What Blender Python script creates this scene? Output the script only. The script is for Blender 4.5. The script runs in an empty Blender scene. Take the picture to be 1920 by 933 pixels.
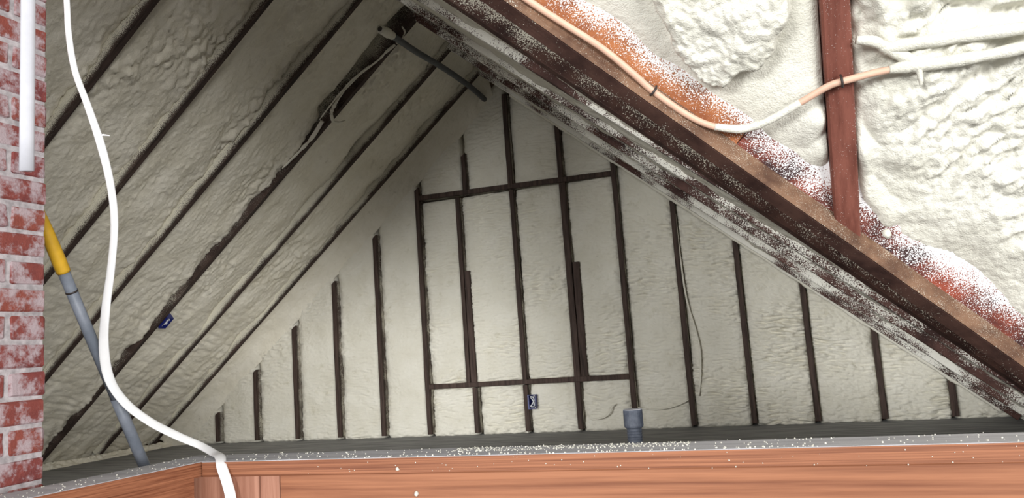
import bpy, math, random
import numpy as np
from mathutils import Vector, Matrix

# ------------------------------------------------------------------ camera, world, light
scn = bpy.context.scene
EYE = Vector((0.0, 0.0, 0.6416))          # eye height above the loft floor (z = 0)
YAW, PITCH, ROLL, FPX = -0.3269, 0.1287, 0.0714, 1433.8
fwd = Vector((math.sin(YAW)*math.cos(PITCH), math.cos(YAW)*math.cos(PITCH), math.sin(PITCH)))
r0 = Vector((math.cos(YAW), -math.sin(YAW), 0.0))
d0 = fwd.cross(r0)
right = math.cos(ROLL)*r0 + math.sin(ROLL)*d0
down = -math.sin(ROLL)*r0 + math.cos(ROLL)*d0
cam_data = bpy.data.cameras.new('camera')
cam_data.sensor_width = 36.0
cam_data.lens = 36.0*FPX/1920.0
cam_data.clip_start = 0.02
cam_data.dof.use_dof = True
cam_data.dof.focus_distance = 4.2
cam_data.dof.aperture_fstop = 15.0
cam = bpy.data.objects.new('camera', cam_data)
scn.collection.objects.link(cam)
cam.matrix_world = Matrix(((right.x, -down.x, -fwd.x, EYE.x), (right.y, -down.y, -fwd.y, EYE.y),
                           (right.z, -down.z, -fwd.z, EYE.z), (0, 0, 0, 1)))
scn.camera = cam

world = bpy.data.worlds.new('world')
scn.world = world
world.use_nodes = True
world.node_tree.nodes['Background'].inputs[0].default_value = (1.0, 0.98, 0.95, 1)
world.node_tree.nodes['Background'].inputs[1].default_value = 0.3

def area(name, loc, target, size, size_y, power, col):
    l = bpy.data.lights.new(name, 'AREA')
    l.shape = 'RECTANGLE'; l.size = size; l.size_y = size_y; l.energy = power; l.color = col
    o = bpy.data.objects.new(name, l); scn.collection.objects.link(o)
    o.location = loc
    o.rotation_euler = (Vector(target)-Vector(loc)).to_track_quat('-Z', 'Y').to_euler()
    return o
# unseen daylight lamps well behind the photographer, added to brighten slopes and gable
area('window_daylight', (16.5, -16.0, 1.4), (-2.0, 4.0, 1.2), 14.0, 6.0, 7600, (1.0, 0.995, 0.975))
area('doorway_daylight', (-7.5, -21.0, 3.4), (-1.2, 5.0, 1.0), 9.0, 5.0, 5900, (0.99, 1.0, 0.99))

scn.view_settings.view_transform = 'Standard'
scn.view_settings.look = 'None'
scn.view_settings.gamma = 1.0
scn.view_settings.use_curve_mapping = False
scn.view_settings.exposure = -0.08

# ------------------------------------------------------------------ helpers
COL = scn.collection
rng = np.random.default_rng(7)
random.seed(7)
_perm = rng.permutation(256)
_perm = np.concatenate([_perm, _perm, _perm])
_grad = rng.normal(size=(256, 3)); _grad /= np.linalg.norm(_grad, axis=1)[:, None]

def perlin(x, y, z):
    x, y, z = np.broadcast_arrays(np.asarray(x, float), np.asarray(y, float), np.asarray(z, float))
    xi, yi, zi = np.floor(x).astype(int), np.floor(y).astype(int), np.floor(z).astype(int)
    xf, yf, zf = x-xi, y-yi, z-zi
    xi &= 255; yi &= 255; zi &= 255
    f = lambda t: t*t*t*(t*(t*6-15)+10)
    u, v, w = f(xf), f(yf), f(zf)
    def g(dx, dy, dz):
        h = _perm[_perm[_perm[xi+dx]+yi+dy]+zi+dz] & 255
        G = _grad[h]
        return G[..., 0]*(xf-dx)+G[..., 1]*(yf-dy)+G[..., 2]*(zf-dz)
    l = lambda a, b, t: a+t*(b-a)
    return 1.6*l(l(l(g(0,0,0), g(1,0,0), u), l(g(0,1,0), g(1,1,0), u), v),
                 l(l(g(0,0,1), g(1,0,1), u), l(g(0,1,1), g(1,1,1), u), v), w)

def fbm(x, y, z, octv=3):
    s = 0; a = 1.0
    for _ in range(octv):
        s = s+a*perlin(x, y, z); x, y, z = x*2.03+5.2, y*2.03+1.3, z*2.03+9.1; a *= 0.5
    return s

def billow(x, y, z, octv=2):          # rounded lumps with creases between them
    s = 0; a = 1.0
    for _ in range(octv):
        s = s+a*(np.abs(perlin(x, y, z))*2-0.55); x, y, z = x*2.1+3.7, y*2.1+8.3, z*2.1+1.9; a *= 0.5
    return s

def smooth(e0, e1, x):
    t = np.clip((x-e0)/(e1-e0), 0, 1); return t*t*(3-2*t)

def mesh_obj(name, verts, faces, mat, parent=None, shade=True, attr=None):
    me = bpy.data.meshes.new(name)
    me.from_pydata([tuple(map(float, v)) for v in verts], [], faces)
    if shade:
        me.polygons.foreach_set('use_smooth', [True]*len(me.polygons))
    if attr is not None:
        at = me.attributes.new('spray', 'FLOAT', 'POINT')
        at.data.foreach_set('value', np.asarray(attr, dtype=np.float32))
    me.materials.append(mat); me.update()
    o = bpy.data.objects.new(name, me); COL.objects.link(o)
    if parent is not None:
        o.parent = parent
    return o

def root(name, loc=(0, 0, 0), label=None, cat=None, kind=None, group=None):
    o = bpy.data.objects.new(name, None); COL.objects.link(o)
    o.empty_display_size = 0.1
    o.location = loc
    return tag(o, label, cat, kind, group)

def tag(o, label=None, cat=None, kind=None, group=None):
    if label: o['label'] = label
    if cat: o['category'] = cat
    if kind: o['kind'] = kind
    if group: o['group'] = group
    return o

def V(*a): return np.array(a, float)
def unit(v): v = np.asarray(v, float); return v/np.linalg.norm(v)

def beam(name, A, B, wdir, ddir, w, d, mat, parent=None, spray=None, cham=0.003, shearA=0.0, shearB=0.0, nseg=1, org=(0, 0, 0), wob=0.0):
    """Sawn timber: A-B is the centre line of its exposed (bottom) face, w wide, d deep along ddir."""
    A = V(*A)-V(*org); B = V(*B)-V(*org); t = unit(B-A)
    wd = unit(V(*wdir)-(V(*wdir)@t)*t); dd = V(*ddir)-(V(*ddir)@t)*t; dd = unit(dd-(dd@wd)*wd)
    prof = [(-w/2+cham, 0), (w/2-cham, 0), (w/2, cham), (w/2, d*.16), (w/2, d*.33), (w/2, d), (-w/2, d), (-w/2, d*.33), (-w/2, d*.16), (-w/2, cham)]
    sp = spray if spray else [0]*10
    n = len(prof); vs = []; at = []
    for i in range(nseg+1):
        f = i/nseg
        C = A+(B-A)*f
        sh = shearA*(1-f)+shearB*f
        for j, (a, b) in enumerate(prof):
            off = wob*perlin(C[0]*5+j*.3, C[1]*5+11, C[2]*5) if wob else 0
            vs.append(C+wd*(a+off)+dd*(b+off)+t*sh*a); at.append(sp[j])
    fs = []
    for i in range(nseg):
        for j in range(n):
            k = (j+1) % n
            fs.append((i*n+j, i*n+k, (i+1)*n+k, (i+1)*n+j))
    fs.append(tuple(reversed(range(n)))); fs.append(tuple(range(nseg*n, nseg*n+n)))
    o = mesh_obj(name, vs, fs, mat, parent, shade=False, attr=at)
    return o

def board(name, lo, hi, mat, parent=None, cham=0.003, org=(0, 0, 0)):
    """axis-aligned board, long axis picked automatically, chamfered edges"""
    lo = V(*lo); hi = V(*hi); s = hi-lo
    ax = int(np.argmax(s)); o2 = [i for i in range(3) if i != ax]
    a, b = o2; e = np.eye(3)
    c = (lo+hi)/2
    A = c.copy(); A[ax] = lo[ax]; A[b] = lo[b]
    B = A.copy(); B[ax] = hi[ax]
    return beam(name, A, B, e[a], e[b], s[a], s[b], mat, parent, cham=cham, org=org)

def tube(name, pts, rad, mat, parent=None, seg=10, sub=6, org=(0, 0, 0), flat=None, caps=True, ripple=0.0):
    """tube (or flattened strap) swept along a Catmull-Rom path; rad scalar or per-point list"""
    P = np.array(pts, float)-V(*org); n = len(P)
    R = np.full(n, rad, float) if np.isscalar(rad) else np.array(rad, float)
    T = np.array(flat, float) if flat is not None and not np.isscalar(flat) else (np.full(n, flat) if flat is not None else R)
    Q, RR, TT = [], [], []
    for i in range(n-1):
        p0, p1, p2, p3 = P[max(i-1, 0)], P[i], P[i+1], P[min(i+2, n-1)]
        for s in range(sub):
            t = s/sub
            Q.append(.5*((2*p1)+(-p0+p2)*t+(2*p0-5*p1+4*p2-p3)*t*t+(-p0+3*p1-3*p2+p3)*t**3))
            RR.append(R[i]+(R[i+1]-R[i])*t); TT.append(T[i]+(T[i+1]-T[i])*t)
    Q.append(P[-1]); RR.append(R[-1]); TT.append(T[-1])
    Q = np.array(Q); m = len(Q); vs = []; fs = []
    ref = unit(V(0.45, -0.55, 0.65))
    for i in range(m):
        t = unit(Q[min(i+1, m-1)]-Q[max(i-1, 0)])
        r = ref if abs(t@ref) < .95 else V(1, 0, 0)
        wv = unit(np.cross(t, r)); nv = np.cross(wv, t)
        k = 1+ripple*perlin(i*.55, 3.3, 1.1)
        for j in range(seg):
            a = 2*math.pi*j/seg
            vs.append(Q[i]+wv*math.cos(a)*RR[i]*k+nv*math.sin(a)*TT[i]*k)
    for i in range(m-1):
        for j in range(seg):
            k = (j+1) % seg
            fs.append((i*seg+j, i*seg+k, (i+1)*seg+k, (i+1)*seg+j))
    if caps:
        fs.append(tuple(reversed(range(seg)))); fs.append(tuple(range((m-1)*seg, m*seg)))
    return mesh_obj(name, vs, fs, mat, parent)

def lathe(name, prof, mat, loc, parent=None, seg=24, org=(0, 0, 0)):
    vs = []; fs = []; n = len(prof)
    for r, z in prof:
        for j in range(seg):
            a = 2*math.pi*j/seg
            vs.append((loc[0]-org[0]+r*math.cos(a), loc[1]-org[1]+r*math.sin(a), loc[2]-org[2]+z))
    for i in range(n-1):
        for j in range(seg):
            k = (j+1) % seg
            fs.append((i*seg+j, i*seg+k, (i+1)*seg+k, (i+1)*seg+j))
    fs.append(tuple(reversed(range(seg)))); fs.append(tuple(range((n-1)*seg, n*seg)))
    return mesh_obj(name, vs, fs, mat, parent, shade=False)

def foam(name, P, normal, disp, mat, parent, skirt=0.07):
    """sprayed foam cell: P is a (nv,nu,3) grid, displaced towards the room, with edges turned back to the sheathing"""
    nv, nu, _ = P.shape
    N = unit(normal)
    S = P+N*disp[..., None]
    full = np.zeros((nv+2, nu+2, 3))
    full[1:-1, 1:-1] = S
    full[0, 1:-1] = S[0]-N*skirt; full[-1, 1:-1] = S[-1]-N*skirt
    full[1:-1, 0] = S[:, 0]-N*skirt; full[1:-1, -1] = S[:, -1]-N*skirt
    for a, b in ((0, 0), (0, -1), (-1, 0), (-1, -1)):
        full[a, b] = S[a, b]-N*skirt
    h, w = nv+2, nu+2
    idx = np.arange(h*w).reshape(h, w)
    q = np.stack([idx[:-1, :-1], idx[:-1, 1:], idx[1:, 1:], idx[1:, :-1]], -1).reshape(-1, 4)
    v = full.reshape(-1, 3)
    # orient the faces towards the room
    e1 = P[0, -1]-P[0, 0]; e2 = P[-1, 0]-P[0, 0]
    if np.cross(e1, e2)@N < 0:
        q = q[:, ::-1]
    me = bpy.data.meshes.new(name)
    me.vertices.add(len(v)); me.vertices.foreach_set('co', v.astype(np.float32).ravel())
    me.loops.add(q.size); me.loops.foreach_set('vertex_index', q.astype(np.int32).ravel())
    me.polygons.add(len(q)); me.polygons.foreach_set('loop_start', np.arange(0, q.size, 4, dtype=np.int32))
    me.polygons.foreach_set('use_smooth', np.ones(len(q), bool))
    me.materials.append(mat); me.update(calc_edges=True); me.validate()
    o = bpy.data.objects.new(name, me); COL.objects.link(o); o.parent = parent
    return o

def grid4(P00, P10, P01, P11, U, Vv):
    U, W = np.meshgrid(U, Vv)
    U = U[..., None]; W = W[..., None]
    return P00*(1-U)*(1-W)+P10*U*(1-W)+P01*(1-U)*W+P11*U*W

# ------------------------------------------------------------------ materials
def new_mat(name):
    m = bpy.data.materials.new(name); m.use_nodes = True
    nt = m.node_tree; b = nt.nodes['Principled BSDF']
    return m, nt, b
def N(nt, typ, **kw):
    n = nt.nodes.new(typ)
    for k, v in kw.items(): setattr(n, k, v)
    return n
def noise(nt, vec, scale, detail=3, rough=.5):
    n = N(nt, 'ShaderNodeTexNoise'); n.inputs['Scale'].default_value = scale
    n.inputs['Detail'].default_value = detail; n.inputs['Roughness'].default_value = rough
    if vec is not None: nt.links.new(vec, n.inputs['Vector'])
    return n.outputs['Fac']
def ramp(nt, fac, stops):
    r = N(nt, 'ShaderNodeValToRGB'); e = r.color_ramp.elements
    while len(e) < len(stops): e.new(.5)
    for el, (p, c) in zip(e, stops):
        el.position = p; el.color = (*c, 1) if len(c) == 3 else c
    nt.links.new(fac, r.inputs[0]); return r.outputs[0]
def mix(nt, fac, a, b):
    n = N(nt, 'ShaderNodeMix', data_type='RGBA')
    for s, x in ((n.inputs[0], fac), (n.inputs[6], a), (n.inputs[7], b)):
        if hasattr(x, 'is_output'): nt.links.new(x, s)
        elif isinstance(x, (int, float)): s.default_value = x
        else: s.default_value = (*x, 1)
    return n.outputs[2]
def math_(nt, op, a, b=0.0, c=None):
    n = N(nt, 'ShaderNodeMath', operation=op)
    for i, x in enumerate((a, b, c)):
        if x is None: continue
        if hasattr(x, 'is_output'): nt.links.new(x, n.inputs[i])
        else: n.inputs[i].default_value = x
    return n.outputs[0]
def mapping(nt, scale, rot=(0, 0, 0)):
    tc = N(nt, 'ShaderNodeTexCoord'); mp = N(nt, 'ShaderNodeMapping')
    mp.inputs['Scale'].default_value = scale; mp.inputs['Rotation'].default_value = rot
    nt.links.new(tc.outputs['Object'], mp.inputs['Vector']); return mp.outputs[0]
def bump(nt, b, h, strength=.3, dist=.01):
    n = N(nt, 'ShaderNodeBump'); n.inputs['Strength'].default_value = strength; n.inputs['Distance'].default_value = dist
    nt.links.new(h, n.inputs['Height']); nt.links.new(n.outputs[0], b.inputs['Normal'])

def foam_mat(name, c0, c1, fine=220, rough=.55, stain=None):
    m, nt, b = new_mat(name)
    vec = mapping(nt, (1, 1, 1))
    col = ramp(nt, noise(nt, vec, 5, 5, .6), [(.32, c0), (.66, c1)])
    if stain:
        k = ramp(nt, noise(nt, vec, 11, 4, .7), [(.60, (0, 0, 0)), (.74, (1, 1, 1))])
        kk = math_(nt, 'MULTIPLY', k, .45)
        col = mix(nt, kk, col, stain)
    nt.links.new(col, b.inputs['Base Color'])
    b.inputs['Roughness'].default_value = rough
    b.inputs['Specular IOR Level'].default_value = .35
    h = math_(nt, 'ADD', noise(nt, vec, fine, 3, .6), math_(nt, 'MULTIPLY', noise(nt, vec, 45, 3, .55), 2.0))
    bump(nt, b, h, .5, .006)
    return m

SPRAY_COL = (.74, .71, .60)
def wood_mat(name, dark, light, gscale, rot=(0, 0, 0), spray=None, coarse=5, k=1.0, bias=0.0, rough=.75, dust=SPRAY_COL, fine=330, gain=7.0, tight=.35):
    """wood grain stretched along one axis; foam overspray settles where the 'spray' attribute and a patchy noise allow"""
    m, nt, b = new_mat(name)
    vec = mapping(nt, gscale, rot)
    g = noise(nt, vec, 1.0, 6, .65)
    col = ramp(nt, g, [(.36, dark), (.62, light)])
    iso = mapping(nt, (1, 1, 1))
    hgt = g
    if spray is not None:
        at = N(nt, 'ShaderNodeAttribute', attribute_name='spray')
        c = noise(nt, iso, coarse, 3, .6)
        fn = noise(nt, iso, fine, 2, .7)
        v = math_(nt, 'ADD', math_(nt, 'MULTIPLY', at.outputs['Fac'], spray), math_(nt, 'MULTIPLY_ADD', c, k, bias-k*.5))
        mask = math_(nt, 'MULTIPLY', math_(nt, 'SUBTRACT', v, math_(nt, 'MULTIPLY_ADD', fn, 1/tight, .5-.5/tight)), gain)
        mk = N(nt, 'ShaderNodeClamp'); nt.links.new(mask, mk.inputs[0])
        col = mix(nt, mk.outputs[0], col, dust)
        hgt = math_(nt, 'ADD', g, math_(nt, 'MULTIPLY', mk.outputs[0], .6))
    nt.links.new(col, b.inputs['Base Color'])
    b.inputs['Roughness'].default_value = rough
    b.inputs['Specular IOR Level'].default_value = .3
    bump(nt, b, hgt, .35, .003)
    return m

def plain_mat(name, col, rough=.5, var=.08, scale=30, metal=0.0):
    m, nt, b = new_mat(name)
    vec = mapping(nt, (1, 1, 1))
    c0 = tuple(max(0, x*(1-var)) for x in col); c1 = tuple(min(1, x*(1+var)) for x in col)
    nt.links.new(ramp(nt, noise(nt, vec, scale, 4, .6), [(.35, c0), (.65, c1)]), b.inputs['Base Color'])
    b.inputs['Roughness'].default_value = rough; b.inputs['Metallic'].default_value = metal
    return m

M_FOAM = foam_mat('sprayed_foam', (.76, .725, .615), (.84, .81, .715), stain=(.50, .46, .32))
M_FOAM_LEFT = foam_mat('sprayed_foam_lightened', (.79, .74, .61), (.88, .835, .72), stain=(.42, .38, .26))  # same foam, colour lightened to make up for weak light on this slope
M_FOAM_DIMMED = foam_mat('sprayed_foam_dimmed', (.66, .645, .56), (.76, .745, .67), fine=260, rough=.5)  # same foam, colour darkened to offset the strong light on the main roof
M_STUD = wood_mat('dark_stud', (.030, .019, .015), (.085, .055, .045), (60, 60, 4), spray=.8, coarse=9, k=1.3, bias=-.32)
M_RAFT = wood_mat('dark_rafter', (.026, .017, .014), (.075, .048, .040), (6, 60, 6), spray=1.0, coarse=4, k=1.4, bias=-.08)
M_RAFT_R = wood_mat('sprayed_rafter', (.040, .018, .015), (.115, .055, .045), (6, 60, 6), spray=.45, coarse=2.7, k=4.2, bias=.40, dust=(.86, .84, .77), fine=190, gain=5)
M_VALLEY = wood_mat('valley_timber', (.034, .015, .012), (.085, .042, .032), (9, 9, 12), spray=1.0, coarse=7, k=1.3, bias=-.14, fine=200)
M_TAN = wood_mat('sawn_edge', (.085, .042, .026), (.20, .112, .068), (9, 9, 12), spray=.5, coarse=12, k=.9, bias=.05, fine=420)
M_SLEEPER = wood_mat('red_fir_sleeper', (.19, .056, .022), (.37, .135, .05), (9, 9, 12), spray=1.5, coarse=4, k=1.1, bias=-.1, dust=(.88, .88, .88), fine=300, gain=9)
M_SLEEPER2 = wood_mat('dark_red_sleeper', (.035, .014, .014), (.26, .055, .030), (5, 5, 9), spray=1.25, coarse=7, k=1.4, bias=.05, dust=(.86, .85, .86), fine=300, gain=9)
M_JACK = wood_mat('red_stained_fir', (.105, .030, .020), (.20, .068, .048), (30, 5, 5), spray=.55, coarse=12, k=.6, bias=-.18, dust=(.8, .78, .74))
M_FIR = wood_mat('orange_fir', (.14, .045, .021), (.34, .138, .07), (1.3, 60, 210), rough=.6)
M_FIR_LEG = wood_mat('orange_fir_leg', (.17, .055, .026), (.37, .15, .078), (60, 1.3, 210), rough=.6)
M_FIR_FACE = wood_mat('orange_fir_face', (.16, .053, .024), (.34, .14, .07), (.9, 14, 42), rough=.6)
M_FIR_POST = wood_mat('pink_fir', (.23, .095, .058), (.38, .19, .13), (45, 45, 2), rough=.65)
M_DUST = wood_mat('dusty_plate_top', (.42, .42, .45), (.58, .58, .61), (3, 30, 30), spray=.0, coarse=10, k=1.2, bias=-.02, dust=(.86, .86, .87), fine=420, gain=9)
M_PLY = wood_mat('grey_plywood', (.18, .18, .185), (.36, .36, .365), (2.5, 22, 10), rot=(0, 0, .5), spray=0, coarse=12, k=.8, bias=-.35, dust=(.5, .5, .48), fine=200)
M_DECK = plain_mat('roof_sheathing', (.30, .20, .13), .8, .2)
M_MORTAR = plain_mat('lime_mortar', (.42, .385, .40), .9, .28, 50)
M_CABLE = plain_mat('tan_cable', (.66, .42, .31), .5, .06)
M_CLIP = plain_mat('dark_staple', (.03, .022, .02), .5)
M_STRAP2 = plain_mat('white_webbing_dimmed', (.44, .44, .48), .6, .04, 60)  # white webbing, greyed in the colour for weaker light near the camera
M_STRAP = plain_mat('white_webbing', (.88, .88, .89), .5, .02)
M_GREYPOLE = wood_mat('grey_pole', (.14, .16, .195), (.22, .24, .285), (8, 8, 8), spray=0, coarse=14, k=2.2, bias=-.42, dust=(.03, .03, .035), fine=60, rough=.45)
M_YELLOW = plain_mat('yellow_grip', (.62, .36, .025), .45)
M_CONDUIT = plain_mat('charcoal_conduit', (.085, .09, .10), .5, .15)
M_PVC = wood_mat('grey_pvc', (.055, .065, .09), (.12, .135, .17), (20, 20, 20), spray=0, coarse=22, k=1.6, bias=-.42, dust=(.75, .77, .8), fine=260, rough=.5)
M_BLUE = plain_mat('blue_plastic', (.012, .02, .16), .4)
M_WIRE = plain_mat('white_wire', (.72, .74, .78), .5)

def brick_mat():
    m, nt, b = new_mat('whitewashed_brick')
    vec = mapping(nt, (1, 1, 1))
    oi = N(nt, 'ShaderNodeObjectInfo')
    col = ramp(nt, noise(nt, vec, 22, 4, .6), [(.3, (.11, .022, .024)), (.7, (.27, .062, .048))])
    r2 = ramp(nt, oi.outputs['Random'], [(0, (.17, .032, .042)), (1, (.32, .085, .05))])
    col = mix(nt, .4, col, r2)
    wv = N(nt, 'ShaderNodeTexCoord'); add = N(nt, 'ShaderNodeVectorMath', operation='ADD')
    cmb = N(nt, 'ShaderNodeCombineXYZ'); s = math_(nt, 'MULTIPLY', oi.outputs['Random'], 31.0)
    nt.links.new(s, cmb.inputs[0]); nt.links.new(wv.outputs['Object'], add.inputs[0]); nt.links.new(cmb.outputs[0], add.inputs[1])
    wn = noise(nt, add.outputs[0], 20, 7, .72)
    wash = ramp(nt, wn, [(.44, (0, 0, 0)), (.57, (1, 1, 1))])
    amt = math_(nt, 'MULTIPLY', wash, .8)
    col = mix(nt, amt, col, (.47, .40, .43))
    nt.links.new(col, b.inputs['Base Color']); b.inputs['Roughness'].default_value = .85
    bump(nt, b, math_(nt, 'ADD', wn, noise(nt, vec, 160, 3, .6)), .5, .004)
    return m
M_BRICK = brick_mat()

# ------------------------------------------------------------------ dimensions of the loft
MS = 0.8458                       # roof pitch of the gable
Y0 = 5.5504                       # front of the gable studs
AL, AR = 4.4426, 1.0815           # rafter undersides: z = AL + MS*x (left), z = AR - MS*x (right)
RX = (AR-AL)/(2*MS)               # ridge
PX, PZ = -1.8646, 2.6585          # apex of the stud tops
SP = 0.4064
SX = [-4.7017+SP*i for i in range(15)]
ZH, ZS = 1.8834, 0.3805           # header and sill of the framed opening
RY = [5.3757-.5467*k for k in range(8)]    # far edge of each rafter pair
NL = unit((MS, 0, -1)); NR = unit((-MS, 0, -1))      # into the room
def zl(x): return AL+MS*x
def zr(x): return AR-MS*x

# ------------------------------------------------------------------ floor
fl = board('floor', (-5.6, 1.62, -.03), (1.6, 5.75, 0), M_PLY); fl['kind'] = 'structure'
fl2 = board('floor', (-5.6, .2, -.03), (-1.50, 1.62, 0), M_PLY); fl2['kind'] = 'structure'

# ------------------------------------------------------------------ gable wall
wall = root('wall_back', (0, 0, 0), kind='structure')
sheath_z = lambda x: min(PZ+.35-MS*abs(x-PX), zr(x)+.25, zl(x)+.25)
xs = [-5.5, PX, 1.55]
mesh_obj('sheathing', [(-5.6, Y0+.16, -.02), (1.7, Y0+.16, -.02), (1.7, Y0+.16, .2), (PX, Y0+.16, 3.2), (-5.6, Y0+.16, .2)], [(0, 1, 2, 3, 4)], M_DECK, wall, shade=False)
def stud(x, z0, z1, w=.038, skew=0.0, mat=M_STUD, shear=0.0, y=0.0):
    return beam('stud', (x+skew, Y0+y, z0), (x, Y0+y, z1), (1, 0, 0), (0, 1, 0), w, .12, mat, wall, spray=[0, 0, 0, .5, 1, 1, 1, 1, .5, 0], nseg=12, wob=.0025, shearB=shear)
def toplow(x): return PZ-MS*abs(x-PX)
for i, x in enumerate(SX):
    top = toplow(x)
    sh = MS if x < PX else -MS
    if i in (0, 1, 2, 3, 4, 5, 9, 10, 11, 12, 13, 14):
        stud(x, 0.02, top+(.0 if x < PX else .05), .036 if i > 1 else .03, shear=sh)
stud(SX[6]-.005, 0.02, ZS-.019)
stud(SX[6]+.02, ZH+.019, 2.20, .036, shear=MS)
stud(SX[6]-.052, ZS+.019, ZH-.019, .034)
stud(SX[6]-.010, ZS+.019, 1.27, .046, y=.006)
stud(SX[7], 0.02, ZS-.019)
stud(SX[7], ZS+.019, ZH-.019, .034)
stud(SX[7]-.005, ZH+.019, 2.64, .036)
stud(SX[8], 0.02, ZS-.019, .04)
stud(SX[8]+.006, ZS+.019, ZH-.019, .048)
stud(SX[8]+.058, ZS+.019, 1.25, .05, y=.012)
stud(SX[8], ZH+.019, 2.35, .036)
beam('header', (SX[5]+.018, Y0-.002, ZH+.02), (SX[9]-.018, Y0-.002, ZH-.0), (0, 0, 1), (0, 1, 0), .038, .12, M_STUD, wall, spray=[0, 0, 0, .5, 1, 1, 1, 1, .5, 0], nseg=12, wob=.002)
beam('sill', (SX[5]+.018, Y0-.002, ZS+.006), (SX[9]-.018, Y0-.002, ZS), (0, 0, 1), (0, 1, 0), .036, .12, M_STUD, wall, spray=[0, 0, 0, .5, 1, 1, 1, 1, .5, 0], nseg=12, wob=.002)

def gable_cell(x0, x1, z0, z1f, seed, rip, flat=0.0, slope_top=None):
    nu = max(6, int((x1-x0)/.0085))
    U = np.linspace(x0, x1, nu)
    tops = np.array([z1f(x) for x in U]); tops = np.maximum(tops, z0+.02)
    nvv = max(6, int((tops.max()-z0)/.0048))
    T = np.linspace(0, 1, nvv)
    X = np.broadcast_to(U, (nvv, nu)); Z = z0+T[:, None]*(tops[None, :]-z0)
    P = np.stack([X, np.full_like(X, Y0+.034), Z], -1)
    e = np.minimum(X-x0, x1-X)
    ez = np.minimum(Z-z0, tops[None, :]-Z)
    d = .010*fbm(X*3.5, Z*2.2+seed, seed*1.7, 2)
    rp = np.clip(.60+.9*fbm(X*3+7, Z*3+seed, 5.5, 2), 0, 1.3)*rip
    wz = Z+.02*perlin(X*6, Z*5, seed)
    d = d+rp*(.0125*(1-np.abs(perlin(X*9+seed, wz*42, 2.2))*2)+.0085*perlin(X*22, wz*75, seed))
    d = d+0.0040*billow(X*32, Z*40, seed, 2)*rip
    lump = np.exp(-e/.035)
    d = d+lump*(.012*billow(X*13, Z*10+seed, 3.1, 2)+.010*perlin(X*4, Z*4, seed+.5)) - .020*np.exp(-e/.012)
    d = d-.018*np.exp(-np.maximum(ez, 0)/.012)+.012*np.exp(-np.maximum(Z-z0, 0)/.05)*billow(X*12, Z*12, seed, 2)
    # right of each stud the gun left a shallower coat
    d = d-.016*smooth(.06, .0, X-x0)
    return foam('foam_panel', P, (0, -1, 0), d, M_FOAM, wall, skirt=.09)

edges = [-5.12]+SX+[1.42]
for i in range(len(edges)-1):
    a, b = edges[i]+.017, edges[i+1]-.017
    idx = i-1                       # bay idx lies right of stud idx
    def topf(x):
        return (PZ+.16-MS*abs(x-PX)) if x < PX else zr(x)+.08
    rip = 0.55 if b < -2.5 else (1.0 if b < -.3 else 1.5)
    if 5 <= idx <= 8:
        gable_cell(a, b, 0.0, lambda x: ZS-.016, 3.1*i, rip)
        gable_cell(SX[6]-.036 if idx == 6 else a, SX[6]-.066 if idx == 5 else b, ZS+.016, lambda x: ZH-.016, 3.1*i+1, rip)
        gable_cell(a, b, ZH+.016, topf, 3.1*i+2, rip*.6)
    else:
        gable_cell(a, b, 0.0, topf, 3.1*i, rip)

# ------------------------------------------------------------------ left roof slope
ceil_l = root('ceiling', (0, 0, 0), kind='structure')
XB = -AL/MS
def pl(x, y, off=0.0): return V(x, y, zl(x))+NL*off
off = -.20
mesh_obj('roof_deck', [pl(RX+.1, -.5, off), pl(RX+.1, Y0+.2, off), pl(-5.7, Y0+.2, off), pl(-5.7, -.5, off)], [(0, 1, 2, 3)], M_DECK, ceil_l, shade=False)
for k, y in enumerate(RY):
    yc = y-.019
    sp_ = [.05, 0, 0, .45, 1, 1, 1, 1.1, .8, .25] if k != 2 else [.05, 0, 0, .3, .5, .8, 1, .35, .2, .1]
    beam('rafter', (RX+.02, yc, zl(RX+.02)), (XB+.02, yc, zl(XB+.02)), (0, 1, 0), -NL, .038, .17, M_RAFT, ceil_l,
         spray=sp_, nseg=40, wob=.003)
def left_bay(ya, yb, seed):          # ya near camera, yb far (beside the camera side of rafter k)
    L = 3.9; nu = 330; nv = max(10, int((yb-ya)/.0085))
    Xs = np.linspace(XB-.05, RX+.04, nu); Ys = np.linspace(ya, yb, nv)
    X, Y = np.meshgrid(Xs, Ys)
    P = np.stack([X, Y, zl(X)], -1)-NL*.038
    A = X*1.31                         # distance along the slope
    ef = yb-Y; en = Y-ya
    lum = smooth(-.2, .6, fbm(A*.9+seed, Y*1.4, 2.0, 2))
    low = smooth(-3.2, -4.6, X)        # towards the eave the coat is flatter with flow lines
    d = .018*fbm(A*2.6, Y*4.5, seed, 2)
    d = d+(1-low)*lum*(.019*billow(A*11, Y*14, seed, 3))+(1-low)*.006*billow(A*30, Y*30, seed, 2)
    d = d+low*(.008*perlin(A*7+2.2*np.sin(Y*9), Y*4, seed)+.009*(1-np.abs(perlin(A*26+Y*7, Y*5, seed))*2))
    fil = np.exp(-ef/.06)
    d = d+fil*(-.010+.038*fbm(A*2.6, seed, 1.0, 2)+.012*billow(A*13, Y*13, seed, 2))
    d = d-.016*np.exp(-en/.02)-.010*np.exp(-ef/.008)
    if abs(yb-(RY[2]-.036)) < .01:
        d = d+fil*.022*smooth(-2.6, -2.8, X)     # bare timber near the ridge where the coat has pulled away
        d = d-.085*smooth(-2.72, -2.60, X+.04*perlin(A*9, 0, 0))*np.exp(-(ef/.085)**2)
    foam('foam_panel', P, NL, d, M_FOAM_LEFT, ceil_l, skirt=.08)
for k in range(len(RY)-1):
    left_bay(RY[k+1]-.002, RY[k]-.036, 2.3*k+.7)
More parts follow.
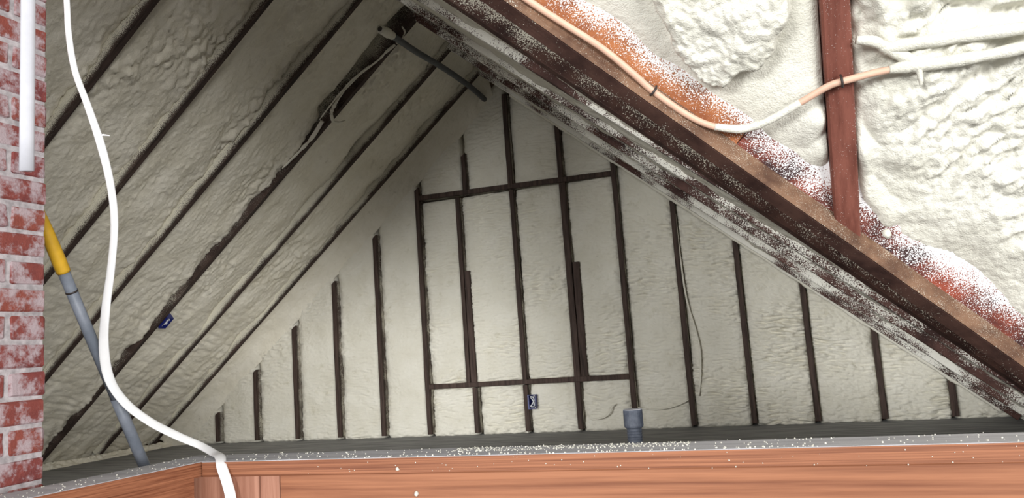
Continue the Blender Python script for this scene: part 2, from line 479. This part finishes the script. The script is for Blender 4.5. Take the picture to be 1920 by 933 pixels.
# last strip between the first rafter and the gable: a cove down on to the stud tops
nu, nv = 330, 40
Xs = np.linspace(-5.2, RX+.03, nu); T = np.linspace(0, 1, nv)
X, TT = np.meshgrid(Xs, T)
Yc = RY[0]-.004+(Y0+.05-RY[0])*TT
zt = zl(X)+.03; zb = PZ+.045-MS*np.abs(X-.0*TT-PX)+.0*TT
Zc = zt*(1-TT**2.0)+np.minimum(zb, zt)*TT**2.0
P = np.stack([X, Yc, Zc], -1)
d = .008*fbm(X*3.5, Yc*8, 1.3, 2)+.004*billow(X*14, TT*5, 4.4, 2)
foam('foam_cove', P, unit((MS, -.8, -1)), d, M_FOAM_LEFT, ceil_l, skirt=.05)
# foam toe along the floor at the eave
nu, nv = 500, 14
Ys = np.linspace(1.1, Y0, nu); T = np.linspace(0, 1, nv)
Y, TT = np.meshgrid(Ys, T)
Xe = XB+.06+.05*TT; Ze = .055*(1-TT)+.0*TT
P = np.stack([Xe, Y, Ze+.0], -1)
d = .012*fbm(Y*8, TT*2, 8.1, 3)+.01*billow(Y*16, TT*2, 3, 2)-.01
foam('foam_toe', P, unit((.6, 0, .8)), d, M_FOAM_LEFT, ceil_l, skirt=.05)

# peeled strip of cured foam hanging from the third rafter near the ridge
def on_raft(x, y, o): return pl(x, y, o)
yk = RY[2]-.042
tube('foam_strand', [on_raft(-2.14, yk-.01, .02), on_raft(-2.19, yk-.035, .022), on_raft(-2.25, yk-.03, .012), on_raft(-2.34, yk-.055, .0), on_raft(-2.46, yk-.075, -.004), on_raft(-2.56, yk-.07, .008), on_raft(-2.60, yk-.05, .012)],
     [.010, .008, .007, .006, .006, .010, .012], M_FOAM, ceil_l, seg=8, ripple=.5)
tube('foam_strand', [on_raft(-2.30, yk-.05, .0), on_raft(-2.42, yk-.09, -.002), on_raft(-2.55, yk-.10, .004), on_raft(-2.66, yk-.085, .002)], [.004, .005, .006, .003], M_FOAM, ceil_l, seg=8, ripple=.5)
tube('foam_strand', [on_raft(-2.60, yk-.05, .015), on_raft(-2.63, yk+.01, .022), on_raft(-2.62, yk+.07, .026), on_raft(-2.60, yk+.11, .022)], [.012, .010, .008, .002], M_FOAM, ceil_l, seg=8, ripple=.5)
tube('foam_strand', [on_raft(-2.66, yk-.05, .0), on_raft(-2.76, yk-.03, .008), on_raft(-2.86, yk-.035, .006), on_raft(-2.98, yk-.05, .0)], [.014, .012, .010, .004], M_FOAM, ceil_l, seg=8, ripple=.6)
tube('foam_strand', [on_raft(-2.05, yk-.05, .0), on_raft(-2.06, yk-.02, .02), on_raft(-2.09, yk+.0, .022), on_raft(-2.13, yk-.01, .02)], [.005, .006, .006, .008], M_FOAM, ceil_l, seg=8, ripple=.5)

# ------------------------------------------------------------------ right roof slope
ceil_r = root('ceiling', (0, 0, 0), kind='structure')
def pr(x, y, o=0.0): return V(x, y, zr(x))+NR*o
mesh_obj('roof_deck', [pr(RX-.1, 2.2, -.2), pr(1.75, 3.6, -.2), pr(1.75, Y0+.2, -.2), pr(RX-.1, Y0+.2, -.2)], [(0, 1, 2, 3)], M_DECK, ceil_r, shade=False)
RSPR = [.5, .3, .0, .7, 1, 1, 1, 1, .55, .25]
XR = AR/MS
for k, y in enumerate(RY[:5]):
    xe = XR-.01 if k < 4 else .05
    beam('rafter', (RX-.02, y-.019, zr(RX-.02)), (xe, y-.019, zr(xe)), (0, 1, 0), -NR, .038, .17, M_RAFT_R, ceil_r, spray=RSPR, nseg=40, wob=.003)
VA, VB = V(-1.40, 2.47, zr(-1.40)), V(1.02, 3.60, zr(1.02))
beam('trimmer_rafter', VA, VB, (-.43, .9, 0), -NR, .04, .19, M_VALLEY, ceil_r, spray=[0, 0, 0, .30, .6, 1, 1, .75, .45, .2], nseg=40, wob=.003)
def right_bay(fa, fb, x0, x1, seed, rec=.042):
    nu, nv = 300, 30
    Xs = np.linspace(x0, x1, nu); T = np.linspace(0, 1, nv)
    X, TT = np.meshgrid(Xs, T)
    Y = fa(X)*(1-TT)+fb(X)*TT
    P = np.stack([X, Y, zr(X)], -1)-NR*rec
    ef = fb(X)-Y
    d = .012*fbm(X*3, Y*4, seed, 2)+.007*billow(X*12, Y*12, seed, 3)
    d = d+np.exp(-ef/.05)*.016*fbm(X*2.2, seed, 1.0, 2)
    foam('foam_panel', P, NR, d, M_FOAM, ceil_r, skirt=.08)
tl = lambda X: VA[1]+(X-VA[0])*(VB[1]-VA[1])/(VB[0]-VA[0])
cst = lambda c: (lambda X: np.full_like(X, c))
right_bay(cst(RY[0]-.002), cst(Y0+.06), RX-.02, 1.3, 1.0, .03)
for k in range(3):
    right_bay(cst(RY[k+1]-.002), cst(RY[k]-.036), RX-.02, XR-.03, 7.7+k)
right_bay(lambda X: np.maximum(tl(X)+.02, RY[4]-.002), cst(RY[3]-.036), RX-.02, XR-.03, 12.1, .03)
right_bay(lambda X: tl(X)+.02, cst(RY[4]-.036), RX-.02, .0, 15.5, .03)
# broken white lip of foam under the last rafter, along the top of the gable
nu = 420
pts = []
for i in range(60):
    x = -1.75+i*(2.95/59)
    pts.append(pr(x, RY[0]+.012+.01*perlin(x*5, 0, 3), .004+.006*perlin(x*9, 2, 2)))
tube('foam_lip', pts, [.012+.007*float(perlin(i*.6, 4, 4)) for i in range(60)], M_FOAM, ceil_r, seg=8, sub=4, ripple=.4)

# ------------------------------------------------------------------ main roof with its valley
ceil_m = root('ceiling', (0, 0, 0), kind='structure')
U3 = unit((.676, .464, -.572))
KM = 1.2337; CM = 3.657
NM = unit((0, -KM, -1))
E3 = V(-.561, 1.709, 1.496)
W2 = unit(V(-.649, .743, -.164)); W4 = unit(V(.284, .553, .784)); W5 = unit(V(.70, -.164, .695))
def prism(name, quad, t0, t1, mat, spr, nseg=40, wob=.003, sub=4):
    """quad: corner offsets around the section; faces subdivided so overspray can grade across them"""
    sec = []; sp = []
    for i in range(len(quad)):
        a, b = quad[i], quad[(i+1) % len(quad)]
        sa, sb = spr[i], spr[(i+1) % len(spr)]
        for s in range(sub):
            f = s/sub; sec.append(a*(1-f)+b*f); sp.append(sa*(1-f)+sb*f)
    n = len(sec); vs = []; at = []; fs = []
    for i in range(nseg+1):
        C = E3+U3*(t0+(t1-t0)*i/nseg)
        for j in range(n):
            w = wob*perlin(C[0]*6, C[1]*6+j*.15, C[2]*6)
            vs.append(C+sec[j]+W4*w+W2*w*.5); at.append(sp[j])
    for i in range(nseg):
        for j in range(n):
            k = (j+1) % n
            fs.append((i*n+j, i*n+k, (i+1)*n+k, (i+1)*n+j))
    fs.append(tuple(reversed(range(n)))); fs.append(tuple(range(nseg*n, nseg*n+n)))
    return mesh_obj(name, vs, fs, mat, ceil_m, shade=False, attr=at)
T0, T1 = -1.0, 2.55
b2 = W2*.046
prism('valley_rafter', [V(0, 0, 0), b2, b2+W4*.20, W4*.20], T0, T1, M_VALLEY, [0, .10, .6, .6])
ch = W5*.006
prism('valley_edge_strip', [ch*.2-W2*.003, ch*.2-W2*.003+W4*.052, W5*.012+W4*.052, W5*.012+W4*.004], T0, T1, M_TAN, [.1, .3, .3, .1], sub=3)
e4 = W4*.050
thick = unit(np.cross(U3, W5)); thick = thick if thick@NM < 0 else -thick
prism('valley_sleeper', [e4, e4+W5*.20, e4+W5*.20+thick*.03, e4+thick*.03], T0, .715, M_SLEEPER, [0, 1.25, 1.25, 0], sub=6, nseg=24)
prism('valley_sleeper', [e4, e4+W5*.20, e4+W5*.20+thick*.03, e4+thick*.03], .718, T1, M_SLEEPER2, [.1, 1.1, 1.1, .1], sub=6, nseg=24)
def yv(x): return (E3+e4)[1]+(x-(E3+e4)[0])*U3[1]/U3[0]
def pm(x, y, o=0.0): return V(x, y, CM-KM*y)+NM*o
mesh_obj('roof_deck', [pm(-1.9, .6, -.22), pm(-1.9, -1.6, -.22), pm(2.6, -1.6, -.22), pm(2.6, 3.4, -.22), pm(1.2, 3.1, -.22)], [(0, 1, 2, 3, 4)], M_DECK, ceil_m, shade=False)
JX = [-.56, .203, .816, 1.43]
for i, jx in enumerate(JX):
    yf = yv(jx)+.005
    beam('jack_rafter', pm(jx, yf), pm(jx-.004, -1.4), (1, 0, 0), -NM, .064, .14, M_JACK, ceil_m, spray=[.25, .25, .7, .85, 1, 1, 1, .8, .5, .25], shearA=-(.76), shearB=0, nseg=1, cham=.005)
def main_bay(x0, x1, seed, fn):
    nu = int((x1-x0)/(.0034 if -.6 < x0 < .5 else .012))
    Xs = np.linspace(x0, x1, nu)
    Tv = np.concatenate([np.linspace(0, .27, 270 if -.6 < x0 < .5 else 70), np.linspace(.275, 1, 60)])
    X, TT = np.meshgrid(Xs, Tv)
    yb = yv(X)+.02; Y = yb*(1-TT)+(-1.4)*TT
    # finer near the valley
    P = np.stack([X, Y, CM-KM*Y], -1)
    s = (yv(X)-Y)*.60+.0                # distance from the valley edge, in the roof plane
    d = fn(X, Y, s, seed)
    foam('foam_panel', P, NM, d, M_FOAM_DIMMED, ceil_m, skirt=.10)
def feather(X, Y, s, seed):
    s2 = s+.022*fbm(X*6, Y*6, seed, 2)
    return -.055*np.exp(-np.maximum(s2-.02, 0)/.032)
def bay_a(X, Y, s, seed):
    S = np.hypot(Y, KM*Y)
    d = -.020+feather(X, Y, s, seed)+.006*fbm(X*6, Y*9, seed, 2)
    # fat pillow of foam with an overhanging lip
    g = ((np.abs(X+.045)/.175)**2.6+(np.maximum(Y-1.60, 0)/.335)**2.6)
    g = g+.16*fbm(X*9, Y*12, seed, 2)+.05*fbm(X*40, Y*50, seed, 2)
    pil = smooth(1.045, .97, g)
    d = d+pil*(.050+.010*smooth(1.0, .75, g))+pil*(.0058*billow(X*27, Y*40, seed, 3)+.014*fbm(X*7, Y*9, 3, 2))
    near = np.exp(-np.abs(.171-X)/.06)
    d = d+near*smooth(1.96, 2.03, Y)*(.012+.022*billow(X*13, Y*15, 9, 1))
    return d-.02*np.exp(-(x_edge(X, .168))/.012)
def x_edge(X, x): return np.abs(X-x)
def bay_b(X, Y, s, seed):
    d = -.026+feather(X, Y, s, seed)+.016*fbm(X*4, Y*6, seed, 2)
    a = X*.75+Y*1.5; b = -X*1.2+Y*.7
    wv = smooth(.08, .2, s)*smooth(.24, .40, X+.25*(Y-1.9))
    d = d+wv*(.022*(1-np.abs(perlin(a*13+.9*perlin(b*5, a*4, 2), b*3.4, seed))*2)+.008*billow(a*30, b*16, seed, 2))
    d = d+.0022*billow(X*34, Y*46, seed, 2)
    nearj = np.exp(-(X-.235)/.09)
    d = d+nearj*(.036*billow(X*11, Y*12, seed+2, 1)+.016)
    top = smooth(1.96, 1.86, Y+.05*X)
    d = d+top*(.030*billow(X*9, Y*14, seed+5, 2)+.008)
    # hollow shadow groove above the coated cables
    d = d-.030*np.exp(-((Y-(1.905+.02*perlin(X*6, 0, 0)))/.016)**2)*smooth(.34, .45, X)
    return d-.02*np.exp(-x_edge(X, .238)/.010)
main_bay(-.525, .168, 3.3, bay_a)
main_bay(.238, .782, 6.1, bay_b)
def bay_c(X, Y, s, seed):
    return -.024+feather(X, Y, s, seed)+.014*fbm(X*4, Y*6, seed, 3)+.008*billow(X*12, Y*16, seed, 3)
main_bay(.85, 1.395, 8.8, bay_c)
main_bay(1.465, 2.4, 9.8, bay_c)
main_bay(-1.9, -.595, 4.4, bay_c)

# ------------------------------------------------------------------ low guard wall round the opening
guard = root('wall_front', (0, 0, 0), kind='structure')
ZT = .3986; YF = 1.70; XC = -1.49
PWD = .135
board('top_plate', (XC, YF, ZT-.038), (2.6, YF+PWD, ZT), M_FIR, guard)
A = V(XC-PWD/2+.001, YF+PWD, ZT-.038); B = V(XC-PWD/2-.075, .95, ZT-.038)
beam('top_plate', A, B, (1, 0, 0), (0, 0, 1), PWD, .038, M_FIR_LEG, guard)
board('plate_dust', (XC-.002, YF+.001, ZT), (2.6, YF+PWD-.001, ZT+.0016), M_DUST, guard, cham=.0005)
beam('plate_dust', A+V(0, -.002, .038), B+V(0, 0, .038), (1, 0, 0), (0, 0, 1), PWD-.002, .0016, M_DUST, guard, cham=.0005)
board('header_beam', (-1.255, YF+.014, -.1), (2.6, YF+PWD-.01, ZT-.0385), M_FIR_FACE, guard)
board('post', (-1.415, YF+.006, -.4), (-1.318, YF+PWD-.01, ZT-.0385), M_FIR_POST, guard)
board('post', (-1.316, YF+.010, -.4), (-1.258, YF+PWD-.012, ZT-.0385), M_FIR_POST, guard)
board('post', (XC-PWD+.01, YF+.01, -.4), (-1.417, YF+PWD-.01, ZT-.0385), M_FIR_POST, guard)
beam('header_beam', A+V(-.004, -.14, -.30), B+V(-.004, 0, -.30), (1, 0, 0), (0, 0, 1), PWD-.03, .2995, M_FIR_LEG, guard)

# ------------------------------------------------------------------ brick chimney
CHX, CHY1 = -1.697, 1.406
CHY0, CHX0 = .72, -2.3
ch = root('brick_chimney', ((CHX+CHX0)/2, (CHY0+CHY1)/2, 0), 'whitewashed red brick chimney at the left edge beside the pole', 'chimney')
corg = ((CHX+CHX0)/2, (CHY0+CHY1)/2, 0)
board('mortar_core', (CHX0+.004, CHY0+.004, 0), (CHX-.0045, CHY1-.0045, 2.55), M_MORTAR, ch, org=corg)
bm_cache = {}
def brick_mesh(lx, ly, lz, var):
    key = (round(lx, 4), round(ly, 4), var)
    if key in bm_cache: return bm_cache[key]
    r = np.random.default_rng(var*17+int(lx*1000)+int(ly*3000))
    import bmesh
    bm = bmesh.new(); bmesh.ops.create_cube(bm, size=1)
    for v in bm.verts: v.co = Vector((v.co.x*lx, v.co.y*ly, v.co.z*lz))
    bmesh.ops.bevel(bm, geom=list(bm.edges), offset=.005, segments=1, affect='EDGES')
    for v in bm.verts: v.co += Vector(r.normal(0, .0012, 3))
    me = bpy.data.meshes.new('brick'); bm.to_mesh(me); bm.free(); me.materials.append(M_BRICK)
    bm_cache[key] = me
    return me
CO, LB, JT = .0667, .19, .0105
zc0 = .0165
nco = 38
def put_brick(x0, x1, y0, y1, z, var):
    me = brick_mesh(x1-x0, y1-y0, CO-JT, var)
    o = bpy.data.objects.new('brick', me); COL.objects.link(o); o.parent = ch
    o.location = ((x0+x1)/2-corg[0]+random.uniform(-.0015, .0015), (y0+y1)/2-corg[1]+random.uniform(-.0015, .0015), z+CO/2+random.uniform(-.001, .001))
for c in range(nco):
    z = zc0-.012+c*CO
    odd = c % 2
    # face towards the opening (+x), stretcher bond with a half brick at the far corner on odd courses
    y = CHY1; first = True
    while y > CHY0+.02:
        l = .092 if (odd and first) else LB
        y2 = max(y-l, CHY0)
        if y2-CHY0 < .03: y2 = CHY0
        put_brick(CHX-.09, CHX, y2, y, z, random.randrange(4)); y = y2-JT; first = False
    # far face (+y)
    x = CHX-.09-JT if True else CHX; first = True
    while x > CHX0+.02:
        l = LB if odd else .092
        if not first: l = LB
        x2 = max(x-l, CHX0)
        put_brick(x2, x, CHY1-.09, CHY1, z, random.randrange(4)); x = x2-JT; first = False

# ------------------------------------------------------------------ things
# charcoal conduit under the ridge
t = root('conduit', (-2.05, 4.8, 2.6), 'dark grey conduit slung under the rafters along the ridge', 'pipe')
cp = [(-2.093, 4.02, 2.625), (-2.083, 4.109, 2.627), (-2.075, 4.428, 2.634), (-2.056, 4.816, 2.650), (-2.042, 5.28, 2.655), (-2.03, 5.57, 2.63)]
tube('conduit_run', cp, .021, M_CONDUIT, t, seg=14, org=(-2.05, 4.8, 2.6))
tube('foam_collar', [(-2.098, 3.985, 2.624), (-2.088, 4.07, 2.626), (-2.083, 4.13, 2.628)], [.027, .030, .022], M_FOAM, t, seg=14, org=(-2.05, 4.8, 2.6), ripple=.2)
tube('bore_shade_disc', [(-2.0985, 3.981, 2.624), (-2.0975, 3.99, 2.624)], .016, M_CLIP, t, seg=12, org=(-2.05, 4.8, 2.6))  # solid dark disc standing in for shade inside the open end

# electrical boxes
def ebox(name, c, xa, ya, za, w, h, dp, label):
    r = root(name, c, label, 'electrical box')
    xa, ya, za = unit(xa), unit(ya), unit(za)
    def B(nm, a0, a1, b0, b1, d0_, d1_, m):
        vs = [xa*a+ya*b+za*d for d in (d0_, d1_) for b in (b0, b1) for a in (a0, a1)]
        fs = [(0, 1, 3, 2), (4, 6, 7, 5), (0, 4, 5, 1), (2, 3, 7, 6), (0, 2, 6, 4), (1, 5, 7, 3)]
        return mesh_obj(nm, vs, fs, m, r, shade=False)
    th = .004
    B('side', -w/2, -w/2+th, -h/2, h/2, -dp, 0, M_BLUE); B('side', w/2-th, w/2, -h/2, h/2, -dp, 0, M_BLUE)
    B('end', -w/2+th, w/2-th, -h/2, -h/2+th, -dp, 0, M_BLUE); B('end', -w/2+th, w/2-th, h/2-th, h/2, -dp, 0, M_BLUE)
    B('back', -w/2, w/2, -h/2, h/2, -dp-th, -dp, M_BLUE)
    B('bracket', -w/2-.006, -w/2, -h/2, h/2, -.012, .0, M_BLUE)
    pts = []
    for i in range(40):
        a = i/39*2*math.pi*3
        pts.append(ya*(h*.36*math.cos(a/2+.3))+xa*(w*.26*math.sin(a))+za*(-.018+.008*math.sin(a*1.7)))
    tube('wire_coil', pts, .0048, M_WIRE, r, seg=7, sub=3)
ebox('electrical_box', (-1.806, Y0-.012, .234), (1, 0, 0), (0, 0, 1), (0, -1, 0), .056, .105, .05, 'blue electrical box with coiled white wire on the gable stud')
ebox('electrical_box', tuple(pl(-4.075, RY[2]+.034, .012)), (0, 1, 0), (1, 0, MS), NL, .056, .10, .05, 'blue electrical box with white wire fixed beside a left roof rafter')

# thin cables foamed into the gable bays
tag(tube('gable_cable', [(-.625, Y0+.016, 1.52), (-.618, Y0+.012, 1.2), (-.602, Y0+.006, .9), (-.558, Y0+.002, .66), (-.545, Y0+.002, .52), (-.558, Y0+.004, .36), (-.585, Y0+.01, .22)], .007, M_FOAM, seg=8), 'thin foam-coated cable bowing down a gable bay right of the pipe', 'cable')
tag(tube('gable_cable', [(-1.02, Y0+.01, .155), (-.93, Y0+.004, .142), (-.84, Y0+.002, .142), (-.74, Y0+.002, .162), (-.66, Y0+.004, .195)], .0055, M_FOAM, seg=8), 'thin foam-coated cable sagging low between two studs behind the coupling', 'cable')
tag(tube('gable_cable', [(-1.36, Y0+.006, .085), (-1.28, Y0+.002, .095), (-1.23, Y0+.0, .125), (-1.205, Y0+.002, .17), (-1.18, Y0+.006, .19)], .005, M_FOAM, seg=8), 'short curled foam-coated cable end under the framed opening', 'cable')

# grey vent pipe stub
vp = (-.553, 2.9, 0)
t = root('vent_pipe', vp, 'grey plastic pipe stub with wide coupling behind the guard wall', 'pipe')
prof = [(.0275, 0), (.0275, .25)]
for i in range(6): prof += [(.0275, .262+i*.010), (.0292, .265+i*.010), (.0275, .268+i*.010)]
prof += [(.0275, .33)]
lathe('pipe', prof, M_PVC, (0, 0, 0), t, 28)
lathe('coupling', [(.0285, .316), (.034, .318), (.0362, .324), (.0362, .378), (.0350, .383), (.030, .383), (.0295, .340), (.028, .338)], M_PVC, (0, 0, 0), t, 28)
lathe('dust_rim', [(.0300, .3828), (.0355, .3828), (.0345, .3850), (.0308, .3850)], M_DUST, (0, 0, 0), t, 28)

# grey pole with yellow grip leaning on the chimney
t = root('extension_pole', (-1.872, 2.063, 0), 'grey pole with a yellow grip leaning against the brick chimney', 'pole')
d = unit(V(-1.779, 1.476, 1.011)-V(-1.847, 1.861, .359))
b0 = V(-1.872, 2.063, .012); org = (-1.872, 2.063, 0)
L = (.930-b0[2])/d[2]
tube('shaft', [b0, b0+d*L*.4, b0+d*L*.62], .0163, M_GREYPOLE, t, seg=16, sub=2, org=org)
tube('shaft', [b0+d*L*.60, b0+d*L], .0150, M_GREYPOLE, t, seg=16, sub=2, org=org)
tube('joint_ring', [b0+d*(L-.065), b0+d*(L-.060)], .0162, M_CLIP, t, seg=16, sub=1, org=org)
tube('grip', [b0+d*(L-.005), b0+d*(L+.03), b0+d*(L+.12), b0+d*(L+.20)], [.0175, .0180, .0165, .0120], M_YELLOW, t, seg=16, sub=3, org=org)

# white webbing strap draped over the guard wall
sp = [(-1.60, 1.33, 2.75), (-1.60, 1.34, 2.2), (-1.612, 1.37, 1.8), (-1.621, 1.395, 1.6), (-1.626, 1.405, 1.519), (-1.63, 1.427, 1.427), (-1.616, 1.455, 1.334), (-1.603, 1.484, 1.233), (-1.607, 1.517, 1.133), (-1.625, 1.545, 1.04), (-1.662, 1.569, 0.932), (-1.705, 1.591, 0.822), (-1.745, 1.622, 0.724), (-1.765, 1.659, 0.637), (-1.755, 1.704, 0.567), (-1.713, 1.748, 0.509), (-1.645, 1.778, 0.464), (-1.59, 1.805, 0.432), (-1.52, 1.782, 0.4115), (-1.455, 1.728, .4085), (-1.418, 1.690, 0.388), (-1.395, 1.683, 0.345), (-1.384, 1.682, 0.300), (-1.381, 1.682, 0.200), (-1.38, 1.683, 0.0)]
hw = [.007, .007, .007, .0072, .0075, .008, .009, .0105, .0095, .0095, .0105, .012, .013, .0135, .0135, .013, .013, .012, .0125, .0135, .0135, .0135, .0135, .0135, .0135]
t = root('webbing_strap', (-1.6, 1.5, .42), 'long white strap curving down past the chimney and draped over the guard wall', 'strap')
tube('webbing', sp, hw, M_STRAP, t, seg=14, sub=8, org=(-1.6, 1.5, .42), flat=.0045)
tube('frayed_barb', [(-1.612, 1.478, 1.262), (-1.598, 1.486, 1.264), (-1.584, 1.494, 1.261)], [.007, .004, .0008], M_STRAP, t, seg=8, sub=3, org=(-1.6, 1.5, .42), flat=[.003, .002, .0006])
# second strap end hanging close to the lens
t = root('hanging_strap', (-.81, .648, .885), 'short straight white strap end hanging in front of the brick chimney', 'strap')
tube('webbing', [(-.7835, .6195, 2.75), (-.7935, .6295, 1.8), (-.8, .636, 1.2), (-.8035, .6395, .885)], .0078, M_STRAP2, t, seg=12, sub=4, org=(-.81, .648, .885), flat=.004)

# tan cable stapled along the valley, then foamed over
t = root('tan_cable', (-.1, 2.0, 1.17), 'tan cable stapled along the valley and looping over the red rafter', 'cable')
cab = [(-.70, 1.60, 1.665), (-0.508, 1.732, 1.500), (-0.423, 1.79, 1.434), (-0.344, 1.839, 1.373), (-0.278, 1.890, 1.308), (-0.24, 1.922, 1.268), (-0.164, 1.973, 1.205), (-0.102, 2.003, 1.172), (-0.037, 2.013, 1.158), (0.029, 2.004, 1.166), (0.109, 1.979, 1.193), (0.172, 1.957, 1.215), (0.206, 1.950, 1.220), (0.279, 1.950, 1.228), (0.326, 1.952, 1.230)]
tube('cable_run', cab, .0088, M_CABLE, t, seg=12, org=(-.1, 2.0, 1.17))
tube('foam_coat', cab[7:11], [.0093, .0112, .0110, .0094], M_FOAM_DIMMED, t, seg=12, org=(-.1, 2.0, 1.17), ripple=.15)
def staple(c, tan_, nrm):
    tan_ = unit(tan_); nrm = unit(nrm); s = unit(np.cross(tan_, nrm)); c = V(*c)
    tube('staple', [c-s*.012-nrm*.012, c-s*.0115+nrm*.004, c-s*.006+nrm*.0112, c+s*.006+nrm*.0112, c+s*.0115+nrm*.004, c+s*.012-nrm*.012], .003, M_CLIP, t, seg=7, org=(-.1, 2.0, 1.17), sub=3)
staple((-.240, 1.922, 1.268), (.07, .05, -.063), NM)
staple((.205, 1.950, 1.220), (.07, 0, .005), NM)
tag(tube('foamed_cable', [(0.31, 1.951, 1.230), (0.345, 1.952, 1.231), (0.394, 1.955, 1.228), (0.493, 1.956, 1.227), (0.588, 1.954, 1.23), (.70, 1.95, 1.235), (.9, 1.94, 1.245)], [.010, .0155, .016, .0145, .015, .015, .014], M_FOAM_DIMMED, seg=14, ripple=.18), 'white foam-caked length of cable running on from the tan cable', 'cable')
tag(tube('foamed_cable', [(0.30, 1.930, 1.272), (0.34, 1.929, 1.276), (0.461, 1.930, 1.273), (0.589, 1.934, 1.268), (.75, 1.94, 1.26), (.9, 1.945, 1.252)], [.012, .0155, .0155, .0145, .014, .014], M_FOAM_DIMMED, seg=14, ripple=.18), 'upper white foam-caked cable near the right edge', 'cable')
tag(tube('foamed_cable', [(0.243, 1.905, 1.300), (0.282, 1.914, 1.291), (0.318, 1.934, 1.268), (0.360, 1.949, 1.245), (0.407, 1.955, 1.230)], [.010, .013, .014, .013, .012], M_FOAM_DIMMED, seg=14, ripple=.2), 'short foam-caked branch slanting between the red rafter and the cable', 'cable')
tag(tube('foam_drip', [(.372, 1.949, 1.222), (.374, 1.958, 1.200), (.375, 1.966, 1.186)], [.008, .006, .004], M_FOAM_DIMMED, seg=10), 'small white foam drip hanging from the caked cable', 'foam')

# crumbs
def crumb_data(c, r, seed):
    rg = np.random.default_rng(seed)
    vs = []
    for z, n, rr in ((-1, 1, 0), (-.45, 5, .85), (.45, 5, .85), (1, 1, 0)):
        for j in range(n):
            a = 2*math.pi*(j+.5*(z > 0))/max(n, 1)
            vs.append(V(c[0], c[1], c[2])+V(rr*math.cos(a), rr*math.sin(a), z)*r*rg.uniform(.7, 1.25, 3))
    fs = []
    for j in range(5):
        k = (j+1) % 5
        fs += [(0, 1+k, 1+j), (1+j, 1+k, 6+j), (1+k, 6+k, 6+j), (11, 6+j, 6+k)]
    return vs, fs
def crumb(c, r, seed, label):
    vs, fs = crumb_data(c, r, seed)
    return tag(mesh_obj('foam_crumb', vs, fs, M_FOAM_DIMMED, None), label, 'crumb')
crumb((-.908, 1.699, .372), .0052, 1, 'white foam crumb stuck to the front of the guard wall cap')
crumb((-.867, 1.712, .312), .0072, 2, 'white foam crumb stuck to the beam below the guard wall cap')
crumb((.297, 2.246, .874), .014, 3, 'white foam blob on the valley board right of the red rafter foot')
vs, fs = [], []
rg = np.random.default_rng(5)
def scatter(n, x0, x1, y0, y1, z, r0_, r1_):
    for i in range(n):
        c = (rg.uniform(x0, x1), rg.uniform(y0, y1), z+rg.uniform(0, .001)); r = rg.uniform(r0_, r1_)
        v, f = crumb_data(c, r, int(rg.integers(1e6))); b = len(vs)
        vs.extend(v); fs.extend([tuple(i+b for i in q) for q in f])
scatter(420, -.80, -.22, YF+.06, YF+PWD-.002, ZT+.0015, .0010, .0028)
scatter(260, -1.45, .75, YF+.002, YF+PWD, ZT+.002, .0008, .0026)
scatter(90, -1.0, .1, YF+.002, YF+.02, ZT+.002, .0008, .003)
for i in range(70):       # flecks on the board faces
    c = (rg.uniform(-1.2, .75), YF-.0005, rg.uniform(ZT-.037, ZT-.002)); r = rg.uniform(.0007, .0019)
    v, f = crumb_data(c, r, int(rg.integers(1e6))); b = len(vs); vs.extend(v); fs.extend([tuple(i+b for i in q) for q in f])
for i in range(140):
    tt = rg.uniform(0, 1); p = A+(B-A)*tt
    c = (p[0]+rg.uniform(-PWD/2, PWD/2), p[1], ZT+.002); r = rg.uniform(.0008, .0026)
    v, f = crumb_data(c, r, int(rg.integers(1e6))); b = len(vs); vs.extend(v); fs.extend([tuple(i+b for i in q) for q in f])
tag(mesh_obj('foam_dust', vs, fs, M_FOAM_DIMMED, None), 'scattered white foam crumbs and dust on the guard wall cap', 'foam dust', kind='stuff')
